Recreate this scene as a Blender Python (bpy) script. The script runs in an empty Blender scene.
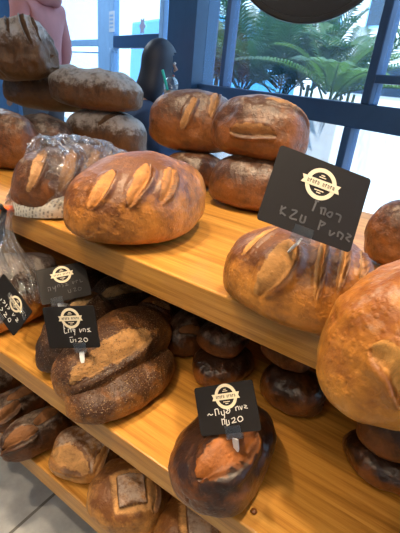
import bpy, bmesh, math, random
import numpy as np
from math import sin, cos, pi, radians, sqrt, atan2
from mathutils import Matrix, Vector, Euler

C = bpy.context.scene
COL = C.collection
rnd = random.Random(7)

# ------------------------------------------------------------------ camera
EYE = Vector((0, 0, 1.0))
PITCH, ROLL, YAW, FPX = radians(24.8), radians(6.0), radians(57.7), 405.0
fh = Vector((-cos(YAW), sin(YAW), 0)); rh = Vector((sin(YAW), cos(YAW), 0))
fwd = cos(PITCH) * fh - sin(PITCH) * Vector((0, 0, 1))
up0 = rh.cross(fwd)
cr = cos(ROLL) * rh + sin(ROLL) * up0
cu = -sin(ROLL) * rh + cos(ROLL) * up0
cam = bpy.data.cameras.new('camera')
cam.sensor_fit = 'VERTICAL'; cam.sensor_height = 24.0; cam.lens = FPX / 533.0 * 24.0
cam.clip_start = 0.02
camo = bpy.data.objects.new('camera', cam); COL.objects.link(camo)
camo.matrix_world = Matrix(((cr.x, cu.x, -fwd.x, EYE.x), (cr.y, cu.y, -fwd.y, EYE.y), (cr.z, cu.z, -fwd.z, EYE.z), (0, 0, 0, 1)))
C.camera = camo

# ------------------------------------------------------------------ world, sun, room lights, added fill, exposure
C.view_settings.view_transform = 'Standard'
C.view_settings.look = 'None'
C.view_settings.gamma = 1.0
C.view_settings.exposure = 0.0
w = bpy.data.worlds.new('world'); C.world = w; w.use_nodes = True
bg = w.node_tree.nodes['Background']
bg.inputs[0].default_value = (0.50, 0.74, 1.0, 1); bg.inputs[1].default_value = 4.0

def light(name, kind, loc, target, energy, color, **kw):
    l = bpy.data.lights.new(name, kind); l.energy = energy; l.color = color
    for k, v in kw.items(): setattr(l, k, v)
    o = bpy.data.objects.new(name, l); COL.objects.link(o); o.location = loc
    d = Vector(target) - Vector(loc)
    o.rotation_euler = d.to_track_quat('-Z', 'Y').to_euler()
    return o
# facade frame: x along the shop front (towards the near right), y outwards, z up
FP = Vector((-0.63593, 1.96411, 0)); FX = Vector((0.92459, -0.38088, 0)); FN = Vector((0.38088, 0.92459, 0))
MF = Matrix(((FX.x, FN.x, 0, FP.x), (FX.y, FN.y, 0, FP.y), (0, 0, 1, 0), (0, 0, 0, 1)))
def fw(s, y, z): return MF @ Vector((s, y, z))
sund = fw(-.9, 1.4, 0) - fw(0, 0, 5.5)
light('sun', 'SUN', (0, -3, 6), Vector((0, -3, 6)) + sund, 11.0, (1.0, 0.95, 0.88), angle=0.01)
WARM = (1.0, 0.76, 0.50)
light('ceiling_spot', 'SPOT', (0.02, 0.58, 2.5), (-0.25, 0.62, 0.6), 150, WARM, spot_size=1.0, spot_blend=0.6, shadow_soft_size=0.05)
light('ceiling_spot', 'SPOT', (-0.80, 0.50, 2.5), (-0.62, 0.52, 0.4), 120, WARM, spot_size=.92, spot_blend=0.6, shadow_soft_size=0.05)
light('ceiling_spot', 'SPOT', (-0.85, -0.20, 2.4), (-0.50, 0.42, 0.2), 105, WARM, spot_size=.62, spot_blend=0.8, shadow_soft_size=0.06)
light('fill_panel', 'AREA', (-0.3, -1.2, 2.7), (-0.3, 0.4, 0.5), 38, (1.0, 0.80, 0.58), shape='RECTANGLE', size=1.8, size_y=1.0)  # added frontal fill for the bread, not a known fixture

light('fill_panel', 'AREA', fw(-3.2, -1.3, 2.8), fw(-3.2, -1.0, 0), 60, (.75, .88, 1.0), shape='RECTANGLE', size=1.6, size_y=.8)  # added cool fill to brighten the dim frames near the door

# ------------------------------------------------------------------ helpers
def link(name, me, mat=None, parent=None, smooth=False):
    o = bpy.data.objects.new(name, me); COL.objects.link(o)
    if mat: me.materials.append(mat)
    if parent: o.parent = parent
    if smooth:
        me.polygons.foreach_set('use_smooth', np.ones(len(me.polygons), dtype=bool))
    return o
def empty(name, loc=(0, 0, 0), rot=(0, 0, 0), parent=None):
    o = bpy.data.objects.new(name, None); COL.objects.link(o); o.location = loc; o.rotation_euler = rot
    o.empty_display_size = 0.05
    if parent: o.parent = parent
    return o
def tag(o, label=None, cat=None, group=None, kind=None):
    if label: o['label'] = label
    if cat: o['category'] = cat
    if group: o['group'] = group
    if kind: o['kind'] = kind
    return o

class MB:
    def __init__(s): s.v = []; s.f = []
    def add(s, vs, fs):
        n = len(s.v); s.v += [tuple(v) for v in vs]; s.f += [tuple(i + n for i in f) for f in fs]
    def box(s, a, b, M=None):
        x0, y0, z0 = a; x1, y1, z1 = b
        vs = [Vector(p) for p in ((x0, y0, z0), (x1, y0, z0), (x1, y1, z0), (x0, y1, z0), (x0, y0, z1), (x1, y0, z1), (x1, y1, z1), (x0, y1, z1))]
        if M: vs = [M @ v for v in vs]
        s.add(vs, [(0, 3, 2, 1), (4, 5, 6, 7), (0, 1, 5, 4), (1, 2, 6, 5), (2, 3, 7, 6), (3, 0, 4, 7)])
    def tube(s, pts, rad, n=8, cap=True):
        pts = [Vector(p) for p in pts]
        if not isinstance(rad, (list, tuple)): rad = [rad] * len(pts)
        rings = []
        t0 = (pts[1] - pts[0]).normalized()
        a = t0.orthogonal().normalized()
        for i, p in enumerate(pts):
            t = (pts[min(i + 1, len(pts) - 1)] - pts[max(i - 1, 0)]).normalized()
            a = (a - t * a.dot(t)).normalized(); b = t.cross(a)
            rings.append([p + rad[i] * (cos(2 * pi * k / n) * a + sin(2 * pi * k / n) * b) for k in range(n)])
        vs = [v for r in rings for v in r]; fs = []
        for i in range(len(pts) - 1):
            for k in range(n):
                k2 = (k + 1) % n
                fs.append((i * n + k, i * n + k2, (i + 1) * n + k2, (i + 1) * n + k))
        if cap:
            fs.append(tuple(reversed(range(n)))); fs.append(tuple((len(pts) - 1) * n + k for k in range(n)))
        s.add(vs, fs)
    def lathe(s, prof, n=32, M=None):
        vs = []; fs = []
        for r, z in prof:
            for k in range(n):
                v = Vector((r * cos(2 * pi * k / n), r * sin(2 * pi * k / n), z))
                vs.append(M @ v if M else v)
        m = len(prof)
        for i in range(m - 1):
            for k in range(n):
                k2 = (k + 1) % n
                fs.append((i * n + k, i * n + k2, (i + 1) * n + k2, (i + 1) * n + k))
        s.add(vs, fs)
    def prism(s, poly, y0, y1, M=None):
        # poly in x,z ; extruded along y
        n = len(poly)
        vs = [Vector((x, y0, z)) for x, z in poly] + [Vector((x, y1, z)) for x, z in poly]
        if M: vs = [M @ v for v in vs]
        fs = [tuple(range(n)), tuple(reversed(range(n, 2 * n)))]
        for i in range(n):
            j = (i + 1) % n; fs.append((i, i + n, j + n, j))
        s.add(vs, fs)
    def build(s, name, mat, parent=None, smooth=False, bevel=0, seg=2):
        me = bpy.data.meshes.new(name); me.from_pydata(s.v, [], s.f); me.update()
        bm = bmesh.new(); bm.from_mesh(me)
        bmesh.ops.recalc_face_normals(bm, faces=bm.faces)
        if bevel: bmesh.ops.bevel(bm, geom=bm.edges[:], offset=bevel, segments=seg, affect='EDGES', profile=0.5)
        bm.to_mesh(me); bm.free()
        return link(name, me, mat, parent, smooth)

# ------------------------------------------------------------------ materials
class NT:
    def __init__(s, name):
        s.m = bpy.data.materials.new(name); s.m.use_nodes = True
        s.t = s.m.node_tree; s.b = s.t.nodes['Principled BSDF']; s.out = s.t.nodes['Material Output']
        s.tc = None
    def n(s, ty, **kw):
        nd = s.t.nodes.new(ty)
        for k, v in kw.items(): setattr(nd, k, v)
        return nd
    def l(s, a, b): s.t.links.new(a, b)
    def obj(s):
        if not s.tc: s.tc = s.n('ShaderNodeTexCoord')
        return s.tc.outputs['Object']
    def mapped(s, scale, rot=(0, 0, 0)):
        m = s.n('ShaderNodeMapping'); s.l(s.obj(), m.inputs[0]); m.inputs['Scale'].default_value = scale; m.inputs['Rotation'].default_value = rot
        return m.outputs[0]
    def noise(s, scale, detail=4, rough=.55, vec=None, dist=0):
        nd = s.n('ShaderNodeTexNoise'); s.l(vec or s.obj(), nd.inputs['Vector'])
        nd.inputs['Scale'].default_value = scale; nd.inputs['Detail'].default_value = detail
        nd.inputs['Roughness'].default_value = rough; nd.inputs['Distortion'].default_value = dist
        return nd.outputs['Fac']
    def ramp(s, fac, stops):
        r = s.n('ShaderNodeValToRGB'); s.l(fac, r.inputs[0]); e = r.color_ramp.elements
        while len(e) < len(stops): e.new(0.5)
        for i, (p, c) in enumerate(stops):
            e[i].position = p; e[i].color = (*c, 1) if len(c) == 3 else c
        return r.outputs[0]
    def mix(s, fac, a, b, blend='MIX'):
        m = s.n('ShaderNodeMix', data_type='RGBA', blend_type=blend)
        for sock, v in ((m.inputs[0], fac), (m.inputs[6], a), (m.inputs[7], b)):
            if hasattr(v, 'is_linked'): s.l(v, sock)
            elif isinstance(v, (int, float)): sock.default_value = v
            else: sock.default_value = (*v, 1)
        return m.outputs[2]
    def math(s, op, a, b=0.0, clamp=False):
        m = s.n('ShaderNodeMath', operation=op, use_clamp=clamp)
        for sock, v in ((m.inputs[0], a), (m.inputs[1], b)):
            if hasattr(v, 'is_linked'): s.l(v, sock)
            else: sock.default_value = v
        return m.outputs[0]
    def step(s, v, lo, hi):
        m = s.n('ShaderNodeMapRange', interpolation_type='SMOOTHSTEP'); s.l(v, m.inputs[0])
        m.inputs[1].default_value = lo; m.inputs[2].default_value = hi
        return m.outputs[0]
    def attr(s, name):
        a = s.n('ShaderNodeAttribute'); a.attribute_name = name; return a.outputs['Fac']
    def bump(s, h, strength, dist, prev=None):
        b = s.n('ShaderNodeBump'); s.l(h, b.inputs['Height']); b.inputs['Strength'].default_value = strength; b.inputs['Distance'].default_value = dist
        if prev: s.l(prev, b.inputs['Normal'])
        return b.outputs[0]
    def col(s, c): 
        if hasattr(c, 'is_linked'): s.l(c, s.b.inputs['Base Color'])
        else: s.b.inputs['Base Color'].default_value = (*c, 1)
    def set(s, **kw):
        names = dict(rough='Roughness', metal='Metallic', coat='Coat Weight', coatr='Coat Roughness', spec='Specular IOR Level', trans='Transmission Weight', sss='Subsurface Weight', ior='IOR')
        for k, v in kw.items():
            sock = s.b.inputs[names[k]]
            if hasattr(v, 'is_linked'): s.l(v, sock)
            else: sock.default_value = v

def plain(name, c, rough=.5, metal=0, **kw):
    m = NT(name); m.set(rough=rough, metal=metal, **kw)
    n = m.noise(14, 3)
    m.col(m.mix(n, tuple(x * .85 for x in c), tuple(min(1, x * 1.12) for x in c)))
    return m.m

def crust(name, dark, light_, cut, flour=0.0, fcol=(.62, .52, .42), seeds=0.0, scol=((.08, .035, .015), (.40, .26, .13)), rough=.5, coat=0.0, bump=.5, scale=9):
    wm = lambda c: (c[0], c[1] * .93, c[2] * .55)
    dark, light_, cut = wm(dark), wm(light_), (cut[0], cut[1] * .84, cut[2] * .62)
    m = NT(name)
    n1 = m.noise(scale * .8, 6, .62, dist=.6)
    n2 = m.noise(70, 4, .6)
    bake = m.attr('bake')
    f = m.math('ADD', m.math('ADD', m.math('MULTIPLY', m.math('SUBTRACT', n1, .5), 2.0), .40), m.math('MULTIPLY', m.math('SUBTRACT', .5, bake), .50))
    f = m.math('ADD', f, m.math('MULTIPLY', m.math('SUBTRACT', n2, .5), .75))
    mid = tuple((a + b) / 2 for a, b in zip(dark, light_))
    base = m.ramp(f, [(.18, dark), (.42, mid), (.68, light_)])
    # fine blisters, a little paler
    vor = m.n('ShaderNodeTexVoronoi'); m.l(m.obj(), vor.inputs['Vector']); vor.inputs['Scale'].default_value = 130
    blis = m.math('SUBTRACT', 1.0, m.step(vor.outputs['Distance'], .12, .42))
    base = m.mix(m.math('MULTIPLY', m.math('MULTIPLY', blis, .22), m.step(m.noise(14, 3), .45, .7)), base, tuple(min(1, x * 1.5 + .02) for x in light_))
    # hairline crackle and pale rubbed streaks of the baked skin
    ce = m.n('ShaderNodeTexVoronoi', feature='DISTANCE_TO_EDGE'); wv = m.n('ShaderNodeVectorMath', operation='ADD'); nv_ = m.n('ShaderNodeTexNoise'); m.l(m.obj(), nv_.inputs['Vector']); nv_.inputs['Scale'].default_value = 40
    sc_ = m.n('ShaderNodeVectorMath', operation='SCALE'); m.l(nv_.outputs['Color'], sc_.inputs[0]); sc_.inputs['Scale'].default_value = .03
    m.l(m.obj(), wv.inputs[0]); m.l(sc_.outputs[0], wv.inputs[1]); m.l(wv.outputs[0], ce.inputs['Vector']); ce.inputs['Scale'].default_value = 48
    ck = m.math('MULTIPLY', m.math('SUBTRACT', 1.0, m.step(ce.outputs['Distance'], .0, .07)), m.step(m.noise(11, 4), .48, .66))
    base = m.mix(m.math('MULTIPLY', ck, .16), base, tuple(min(1, x * 1.25 + .03) for x in light_))
    stq = m.step(m.noise(16, 7, .75, m.mapped((1, 2.2, 1.4), (.3, .2, .6)), dist=.7), .54, .74)
    base = m.mix(m.math('MULTIPLY', stq, .42), base, tuple(min(1, x * 1.2 + .05) for x in light_))
    dkq = m.step(m.noise(13, 7, .7, m.mapped((1.6, 1, 1.2), (.7, .1, .2)), dist=.5), .52, .72)
    base = m.mix(m.math('MULTIPLY', dkq, .52), base, tuple(x * .8 for x in dark))
    ct = m.attr('cut')
    n3 = m.noise(34, 8, .72, m.mapped((1, 1.8, 1)), dist=.8)
    cutc = m.ramp(n3, [(.30, tuple(x * .38 for x in cut)), (.50, tuple(x * .80 for x in cut)), (.72, tuple(min(1, x * 1.15) for x in cut))])
    base = m.mix(m.step(m.math('ADD', ct, m.math('MULTIPLY', m.math('SUBTRACT', n3, .5), 1.3)), .22, .85), base, cutc)
    ear = m.attr('ear')
    base = m.mix(m.math('MULTIPLY', ear, .8), base, tuple(x * .55 for x in dark))
    h = m.math('ADD', m.math('MULTIPLY', n2, .9), m.math('MULTIPLY', blis, .25))
    h = m.math('ADD', h, m.math('MULTIPLY', m.noise(260, 3, .6), .25)); h = m.math('SUBTRACT', h, m.math('MULTIPLY', ck, .18))
    r = rough
    if flour > 0:
        fl = m.attr('fl')
        fn = m.noise(38, 8, .72)
        fm = m.step(m.math('ADD', fn, m.math('MULTIPLY', m.math('SUBTRACT', fl, .7), .45)), .66 - .30 * flour, .92 - .25 * flour)
        fm = m.math('MULTIPLY', fm, min(1, .30 + .6 * flour))
        base = m.mix(fm, base, fcol)
        r = m.math('ADD', m.math('MULTIPLY', fm, .3), rough)
    if seeds > 0:
        sv = m.n('ShaderNodeTexVoronoi'); m.l(m.mapped((1, 1.7, 1.3), (.4, .2, .5)), sv.inputs['Vector']); sv.inputs['Scale'].default_value = 230
        sm = m.math('SUBTRACT', 1.0, m.step(sv.outputs['Distance'], .22, .36))
        sep = m.n('ShaderNodeSeparateColor'); m.l(sv.outputs['Color'], sep.inputs[0])
        keep = m.step(m.math('ADD', sep.outputs[0], m.math('MULTIPLY', m.math('SUBTRACT', m.attr('fl'), .5), .5)), .78 - .5 * seeds, .84 - .5 * seeds)
        sm = m.math('MULTIPLY', sm, keep)
        sc = m.ramp(sep.outputs[1], [(.2, scol[0]), (.45, tuple((a + b) / 2 for a, b in zip(*scol))), (.8, scol[1])])
        base = m.mix(sm, base, sc)
        h = m.math('ADD', h, m.math('MULTIPLY', sm, 1.2))
    m.col(base)
    m.l(m.bump(h, bump, .0038), m.b.inputs['Normal'])
    r = m.math('ADD', m.math('MULTIPLY', ct, .25), r)
    m.set(rough=r, coat=m.math('MULTIPLY', m.math('SUBTRACT', 1.0, ct), coat), coatr=.3)
    return m.m

CARAMEL = crust('caramel_crust', (.12, .041, .012), (.52, .215, .055), (.54, .255, .066), rough=.40, coat=.05)
AMBER = crust('amber_crust', (.14, .047, .012), (.60, .255, .062), (.60, .34, .12), rough=.44, coat=.05, flour=.10)
GOLD = crust('golden_crust', (.30, .095, .016), (.64, .275, .058), (.80, .45, .14), rough=.42, coat=.10, flour=.25)
CHESTNUT = crust('chestnut_crust', (.050, .018, .009), (.21, .078, .030), (.40, .24, .12), rough=.42, coat=.08, flour=.18)
FLOURY = crust('floury_crust', (.042, .018, .010), (.13, .058, .030), (.13, .075, .045), flour=.95, fcol=(.44, .39, .36), rough=.55)
RYE = crust('rye_crust', (.030, .012, .007), (.15, .052, .018), (.22, .105, .040), flour=.42, fcol=(.40, .31, .24), rough=.46)
DARKGLOSS = crust('dark_glossy_crust', (.022, .008, .005), (.20, .070, .020), (.34, .125, .022), rough=.34, coat=.25)
SEEDED = crust('seeded_crust', (.055, .020, .008), (.30, .125, .034), (.40, .24, .10), seeds=1.05, rough=.5, bump=.9)
SEEDDARK = crust('dark_seeded_crust', (.020, .010, .008), (.085, .036, .018), (.36, .26, .15), seeds=.75, scol=((.03, .02, .015), (.25, .19, .13)), rough=.45, bump=.9)
BOULE = crust('boule_crust', (.15, .058, .020), (.58, .29, .11), (.66, .40, .18), flour=.42, fcol=(.62, .52, .43), rough=.5)

def wood(name, a, b, c, rough=.33):
    m = NT(name)
    g = m.noise(3.2, 6, .62, m.mapped((1.0, 26, 26)), dist=.25)
    fine = m.noise(9, 5, .7, m.mapped((1.6, 110, 110)))
    # laminated staves across the depth
    sep = m.n('ShaderNodeSeparateXYZ'); m.l(m.obj(), sep.inputs[0])
    st = m.math('FLOOR', m.math('MULTIPLY', sep.outputs[1], 1 / .095))
    wn = m.n('ShaderNodeTexWhiteNoise', noise_dimensions='1D'); m.l(st, wn.inputs['W'])
    f = m.math('ADD', m.math('MULTIPLY', g, .66), m.math('MULTIPLY', fine, .42))
    f = m.math('ADD', f, m.math('MULTIPLY', m.math('SUBTRACT', wn.outputs[0], .5), .09))
    m.col(m.ramp(f, [(.36, a), (.53, b), (.70, c)]))
    m.l(m.bump(fine, .12, .001), m.b.inputs['Normal'])
    m.set(rough=rough, coat=.12, coatr=.25)
    return m.m
OAK = wood('honey_oak', (.27, .105, .015), (.49, .225, .038), (.65, .34, .075))
DARKWOOD = wood('dark_wood', (.03, .014, .006), (.055, .024, .010), (.08, .035, .015), .5)

PAPER_BLACK = plain('black_card_board', (.014, .012, .012), .62, spec=.25)
CREAM = plain('cream_print', (.82, .72, .52), .6)
CHALK = plain('chalk_pen', (.80, .79, .74), .7)
CHALKDIM = plain('faint_chalk_pen', (.11, .11, .115), .7)
PEG = plain('white_plastic', (.80, .80, .80), .35)
ORANGE = plain('orange_plastic_tie', (.95, .14, .02), .4)
BLACKPL = plain('black_ribbon', (.012, .012, .014), .35)

def film(name, tint=(1, 1, 1), gloss=.16, rough=.08, bump=0, scale=30, white=0.0, wcol=(.9, .92, .95)):
    m = NT(name)
    tr = m.n('ShaderNodeBsdfTransparent'); tr.inputs[0].default_value = (*tint, 1)
    gl = m.n('ShaderNodeBsdfGlossy'); gl.inputs['Roughness'].default_value = rough
    lw = m.n('ShaderNodeLayerWeight'); lw.inputs[0].default_value = .35
    fac = m.math('ADD', m.math('MULTIPLY', lw.outputs['Facing'], .38), gloss, True)
    if bump:
        vo = m.n('ShaderNodeTexVoronoi'); m.l(m.mapped((1, 1.5, .8), (.4, .3, .2)), vo.inputs['Vector']); vo.inputs['Scale'].default_value = scale
        h = m.math('ADD', vo.outputs['Distance'], m.math('MULTIPLY', m.noise(scale * .7, 5, .6, dist=1.5), 1.2))
        bn = m.bump(h, bump, .05); m.l(bn, gl.inputs['Normal'])
        fac = m.math('ADD', fac, m.math('MULTIPLY', m.step(m.noise(scale, 4, .6, m.mapped((1, .35, 1), (.2, .5, .9)), dist=1.0), .55, .68), .30), True)
    mx = m.n('ShaderNodeMixShader'); m.l(fac, mx.inputs[0]); m.l(tr.outputs[0], mx.inputs[1]); m.l(gl.outputs[0], mx.inputs[2])
    last = mx
    if white:
        df = m.n('ShaderNodeBsdfTranslucent'); df.inputs[0].default_value = (*wcol, 1)
        m2 = m.n('ShaderNodeMixShader'); m2.inputs[0].default_value = white
        m.l(mx.outputs[0], m2.inputs[1]); m.l(df.outputs[0], m2.inputs[2]); last = m2
    m.t.nodes.remove(m.b); m.l(last.outputs[0], m.out.inputs[0])
    return m.m
BAG = film('cellophane', (.94, .94, .94), .20, .09, 1.0, 26)
CLEAR = film('clear_acrylic', (.92, .94, .96), .10, .12)
GLASS = film('window_glass', (.90, .96, 1.0), .02, .03, white=.014, wcol=(.30, .62, 1.0))  # blue translucent share imitates the bluish veil of glare
FRAME = plain('haze_tinted_frame', (.032, .085, .20), .38)  # dark frame colour with the blue of the window haze mixed in
FRAMEL = plain('glare_paled_frame', (.28, .54, .95), .40)  # window glare painted into the base colour as pale blue
NAVYCOL = plain('dark_navy_column', (.030, .085, .18), .30)
WALL = plain('plaster', (.62, .58, .52), .8)

# ------------------------------------------------------------------ noise (vectorised)
def hash3(i, seed):
    x = (i[..., 0] * 374761393 + i[..., 1] * 668265263 + i[..., 2] * 2147483647 + seed * 974711) & 0xffffffff
    x = ((x ^ (x >> 13)) * 1274126177) & 0xffffffff
    return ((x ^ (x >> 16)) & 0xffff) / 65535.0
def vnoise(P, scale, seed=0, octaves=3, gain=.5):
    tot = np.zeros(P.shape[:-1]); amp = 1.0
    for o in range(octaves):
        q = P * scale + seed * 7.31 + 100
        i = np.floor(q).astype(np.int64); f = q - i; f = f * f * (3 - 2 * f)
        v = 0
        for dx in (0, 1):
            for dy in (0, 1):
                for dz in (0, 1):
                    wgt = (f[..., 0] if dx else 1 - f[..., 0]) * (f[..., 1] if dy else 1 - f[..., 1]) * (f[..., 2] if dz else 1 - f[..., 2])
                    v = v + wgt * hash3(i + np.array([dx, dy, dz]), seed + o)
        tot += amp * (v - .5) * 2; amp *= gain; scale *= 2.03
    return tot
def sst(x, a, b):
    t = np.clip((x - a) / (b - a), 0, 1); return t * t * (3 - 2 * t)

def grid_mesh(name, P, close_v=True, attrs=None, facemask=None):
    nu, nv = P.shape[:2]
    me = bpy.data.meshes.new(name)
    idx = np.arange(nu * nv).reshape(nu, nv)
    if close_v:
        a = idx; b = np.roll(idx, -1, 1)
        q = np.stack([a[:-1], a[1:], b[1:], b[:-1]], -1)
    else:
        q = np.stack([idx[:-1, :-1], idx[1:, :-1], idx[1:, 1:], idx[:-1, 1:]], -1)
    q = q.reshape(-1, 4)
    V = P.reshape(-1, 3)
    if facemask is not None:
        fm = facemask.reshape(-1)[q].mean(1) > .5
        q = q[fm]
        used = np.unique(q); remap = np.full(nu * nv, -1); remap[used] = np.arange(len(used))
        q = remap[q]; V = V[used]
        attrs = {k: v.reshape(-1)[used] for k, v in attrs.items()} if attrs else None
    if len(q) == 0: return None
    me.vertices.add(len(V)); me.vertices.foreach_set('co', V.astype(np.float32).reshape(-1))
    me.loops.add(q.size); me.loops.foreach_set('vertex_index', q.astype(np.int32).reshape(-1))
    me.polygons.add(len(q)); me.polygons.foreach_set('loop_start', (np.arange(len(q)) * 4).astype(np.int32))
    me.update(calc_edges=True)
    if attrs:
        for k, v in attrs.items():
            at = me.attributes.new(k, 'FLOAT', 'POINT'); at.data.foreach_set('value', v.reshape(-1).astype(np.float32))
    me.validate()
    return me

# ------------------------------------------------------------------ loaves
def loaf_base(L, W, H, nu, nv, p=2.3, zc=.38, sq=2.6, taper=0.):
    u = np.sin(np.linspace(-1, 1, nu) * pi / 2)
    a = np.linspace(0, 2 * pi, nv, endpoint=False)
    r = (1 - np.abs(u) ** p).clip(0) ** (1 / p)
    c = np.cos(a); s = np.sin(a)
    n = np.where(s >= 0, 2.15, sq)
    k = (np.abs(c) ** n + np.abs(s) ** n) ** (-1 / n)
    c = c * k; s = s * k
    X = np.repeat(u[:, None] * L / 2, nv, 1)
    Y = W / 2 * r[:, None] * c[None] * (1 + taper * u[:, None])
    Z = np.where(s[None] >= 0, zc * H + (1 - zc) * H * (r[:, None] ** .9) * s[None], zc * H + zc * H * (r[:, None] ** .6) * s[None])
    return np.stack([X, Y, Z], -1), u, a, r

def normals(P):
    du = np.gradient(P, axis=0)
    dv = np.roll(P, -1, 1) - np.roll(P, 1, 1)
    N = np.cross(dv, du); l = np.linalg.norm(N, axis=-1, keepdims=True)
    N = N / np.maximum(l, 1e-9)
    c = P.mean((0, 1))
    if ((P - c) * N).sum(-1).mean() < 0: N = -N
    return N

SEED = [10]
def loaf(name, label, dims, loc, rot, mat, scores=(), group=None, lump=.006, nu=130, nv=120, p=2.3, zc=.38, taper=0., crumple=0., flmin=0.0, cat='bread'):
    """scores: ('lens', cx, cy, half_len, half_wid, angle, depth) or ('plate', cx, cy, hx, hy, angle, height);
    cx is metres along the loaf, cy metres across, measured over the crown."""
    SEED[0] += 1; sd = SEED[0]
    L, W, H = dims
    P, u, a, r = loaf_base(L, W, H, nu, nv, p, zc, taper=taper)
    N = normals(P)
    wav = np.where(a > 1.5 * pi, a - 2 * pi, a)
    T = (pi / 2 - wav)[None] * ((W / 2 + H * .62) / 2) * (.25 + .75 * r[:, None])     # across, over the crown
    S = P[..., 0]
    low = sst(P[..., 2], .0, .25 * H)
    d = vnoise(P, 2.6 / max(.10, W), sd, 2, .4) * lump * (.25 + .75 * low) + vnoise(P, 60, sd + 33, 3) * .0009 * low
    if crumple:
        rid = 1 - np.abs(vnoise(P, 22, sd + 50, 2))
        d += crumple * (rid - .6) * low
    d += vnoise(P, 150, sd + 90, 2) * .00035 * low
    cut = np.zeros_like(S); ear = np.zeros_like(S); bake = sst(N[..., 2], -.2, .95) * .8 + .1
    fl = sst(N[..., 2], -.1, .7) * (1 - flmin) + flmin
    wob = vnoise(P, 40, sd + 5, 3)
    cuts = []
    for sc in scores:
        kind, cx, cy, hl, hw, ang, dep = sc
        ca, sa = cos(radians(ang)), sin(radians(ang))
        dx = S - cx; dy = T - cy
        s = dx * ca + dy * sa; t = -dx * sa + dy * ca
        wl_ = vnoise(P, 18, sd + 6, 2)
        tc = t + wob * hw * .18 + vnoise(P, 130, sd + 8, 2) * hw * .16; t = t + wl_ * hw * .25; s = s + wl_ * hl * .06
        if kind == 'lens':
            wid = hw * np.sqrt(np.clip(1 - (s / hl) ** 2, 0, 1)) + 1e-6
            rel = t / wid
            ins = (np.abs(s) < hl)
            m = np.where(ins, 1 - sst(np.abs(rel), .82, 1.12), 0)
            cut = np.maximum(cut, np.where(ins, 1 - sst(np.abs(tc / wid), .82, 1.12), 0))
            cuts.append(m)
            endf = np.sqrt(np.clip(1 - (s / hl) ** 2, 0, 1))
            d += np.where(ins, m * (-dep * (1 - sst(rel, -1.0, .7)) + dep * .25), 0)
            lip = np.exp(-((t + wid + hw * .28) / (hw * .33)) ** 2) * endf * ins
            d += lip * dep * .9
            lip2 = np.exp(-((t - wid - hw * .2) / (hw * .3)) ** 2) * endf * ins
            d += lip2 * dep * .35
            rim = np.exp(-((t + wid + hw * .05) / (hw * .2)) ** 2) * endf * ins
            ear = np.maximum(ear, rim)
            fl = fl * (1 - .75 * m)
        else:
            q = np.maximum(np.abs(s) / hl, np.abs(t) / hw)
            inn = 1 - sst(q, .93, 1.03)
            ring = sst(q, .97, 1.04) * (1 - sst(q, 1.25, 1.75))
            d += inn * dep - ring * dep * .5
            cut = np.maximum(cut, ring * .9) * (1 - inn)
            cuts.append(ring * .9)
            fl = np.maximum(fl * .55 * (1 - .8 * ring), inn * 1.15)
            ear = np.maximum(ear, np.exp(-((q - 1.0) / .05) ** 2) * (s < 0))
    P = P + N * d[..., None]
    P[..., 2] = np.maximum(P[..., 2], 0.0)
    at = dict(cut=cut, ear=ear, bake=bake, fl=fl)
    me = grid_mesh(name, P, True, at)
    o = link(name, me, mat, None, True)
    o.location = loc; o.rotation_euler = [radians(v) for v in rot]
    tag(o, label, cat, group)
    N2 = normals(P)
    for m in cuts:
        cm = grid_mesh('score_cut', P + N2 * .0005, True, at, m > .4)
        if cm: link('score_cut', cm, mat, o, True)
    return o

# ------------------------------------------------------------------ room (facade coordinates)
def fbox(mb, s0, s1, y0, y1, z0, z1): mb.box((s0, y0, z0), (s1, y1, z1), MF)
S0, S1R = -7.2, 3.0
TILE = NT('grey_floor_tile')
v = TILE.mapped((1, 1, 1), (0, 0, radians(-91.2)))
br = TILE.n('ShaderNodeTexBrick'); TILE.l(v, br.inputs['Vector']); br.offset = 0.0
br.inputs['Scale'].default_value = 1.0; br.inputs['Brick Width'].default_value = .62; br.inputs['Row Height'].default_value = .62
br.inputs['Mortar Size'].default_value = .004
sp = TILE.ramp(TILE.noise(7, 7, .7), [(.3, (.20, .215, .24)), (.55, (.30, .32, .345)), (.75, (.40, .42, .44))])
TILE.col(TILE.mix(br.outputs['Fac'], sp, (.10, .10, .10)))
TILE.set(rough=TILE.math('ADD', TILE.math('MULTIPLY', TILE.noise(5, 4), .3), .2))
mb = MB(); fbox(mb, S0, S1R, -4.6, 0.0, -.1, 0)
tag(mb.build('floor', TILE.m), kind='structure')
mb = MB(); fbox(mb, S0 - .1, S1R + .1, -4.7, .25, 2.9, 3.0)
tag(mb.build('ceiling', WALL), kind='structure')
mb = MB(); fbox(mb, S0, S1R, -4.7, -4.6, 0, 2.9); tag(mb.build('wall_back', WALL), kind='structure')
WALLB = plain('blue_grey_plaster', (.10, .23, .42), .7)
mb = MB(); fbox(mb, S0 - .1, S0, -4.7, .1, 0, 2.9); tag(mb.build('wall_left', WALLB), kind='structure')
mb = MB(); fbox(mb, S1R, S1R + .1, -4.7, .1, 0, 2.9); tag(mb.build('wall_right', WALL), kind='structure')
# solid parts of the shop front
mb = MB(); fbox(mb, S0, S1R, 0, .10, 2.62, 2.9); tag(mb.build('wall_front', NAVYCOL), kind='structure')
mb = MB(); fbox(mb, -1.49, -1.13, -.05, .12, 0, 2.62); tag(mb.build('wall_pier', NAVYCOL), kind='structure')

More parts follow.
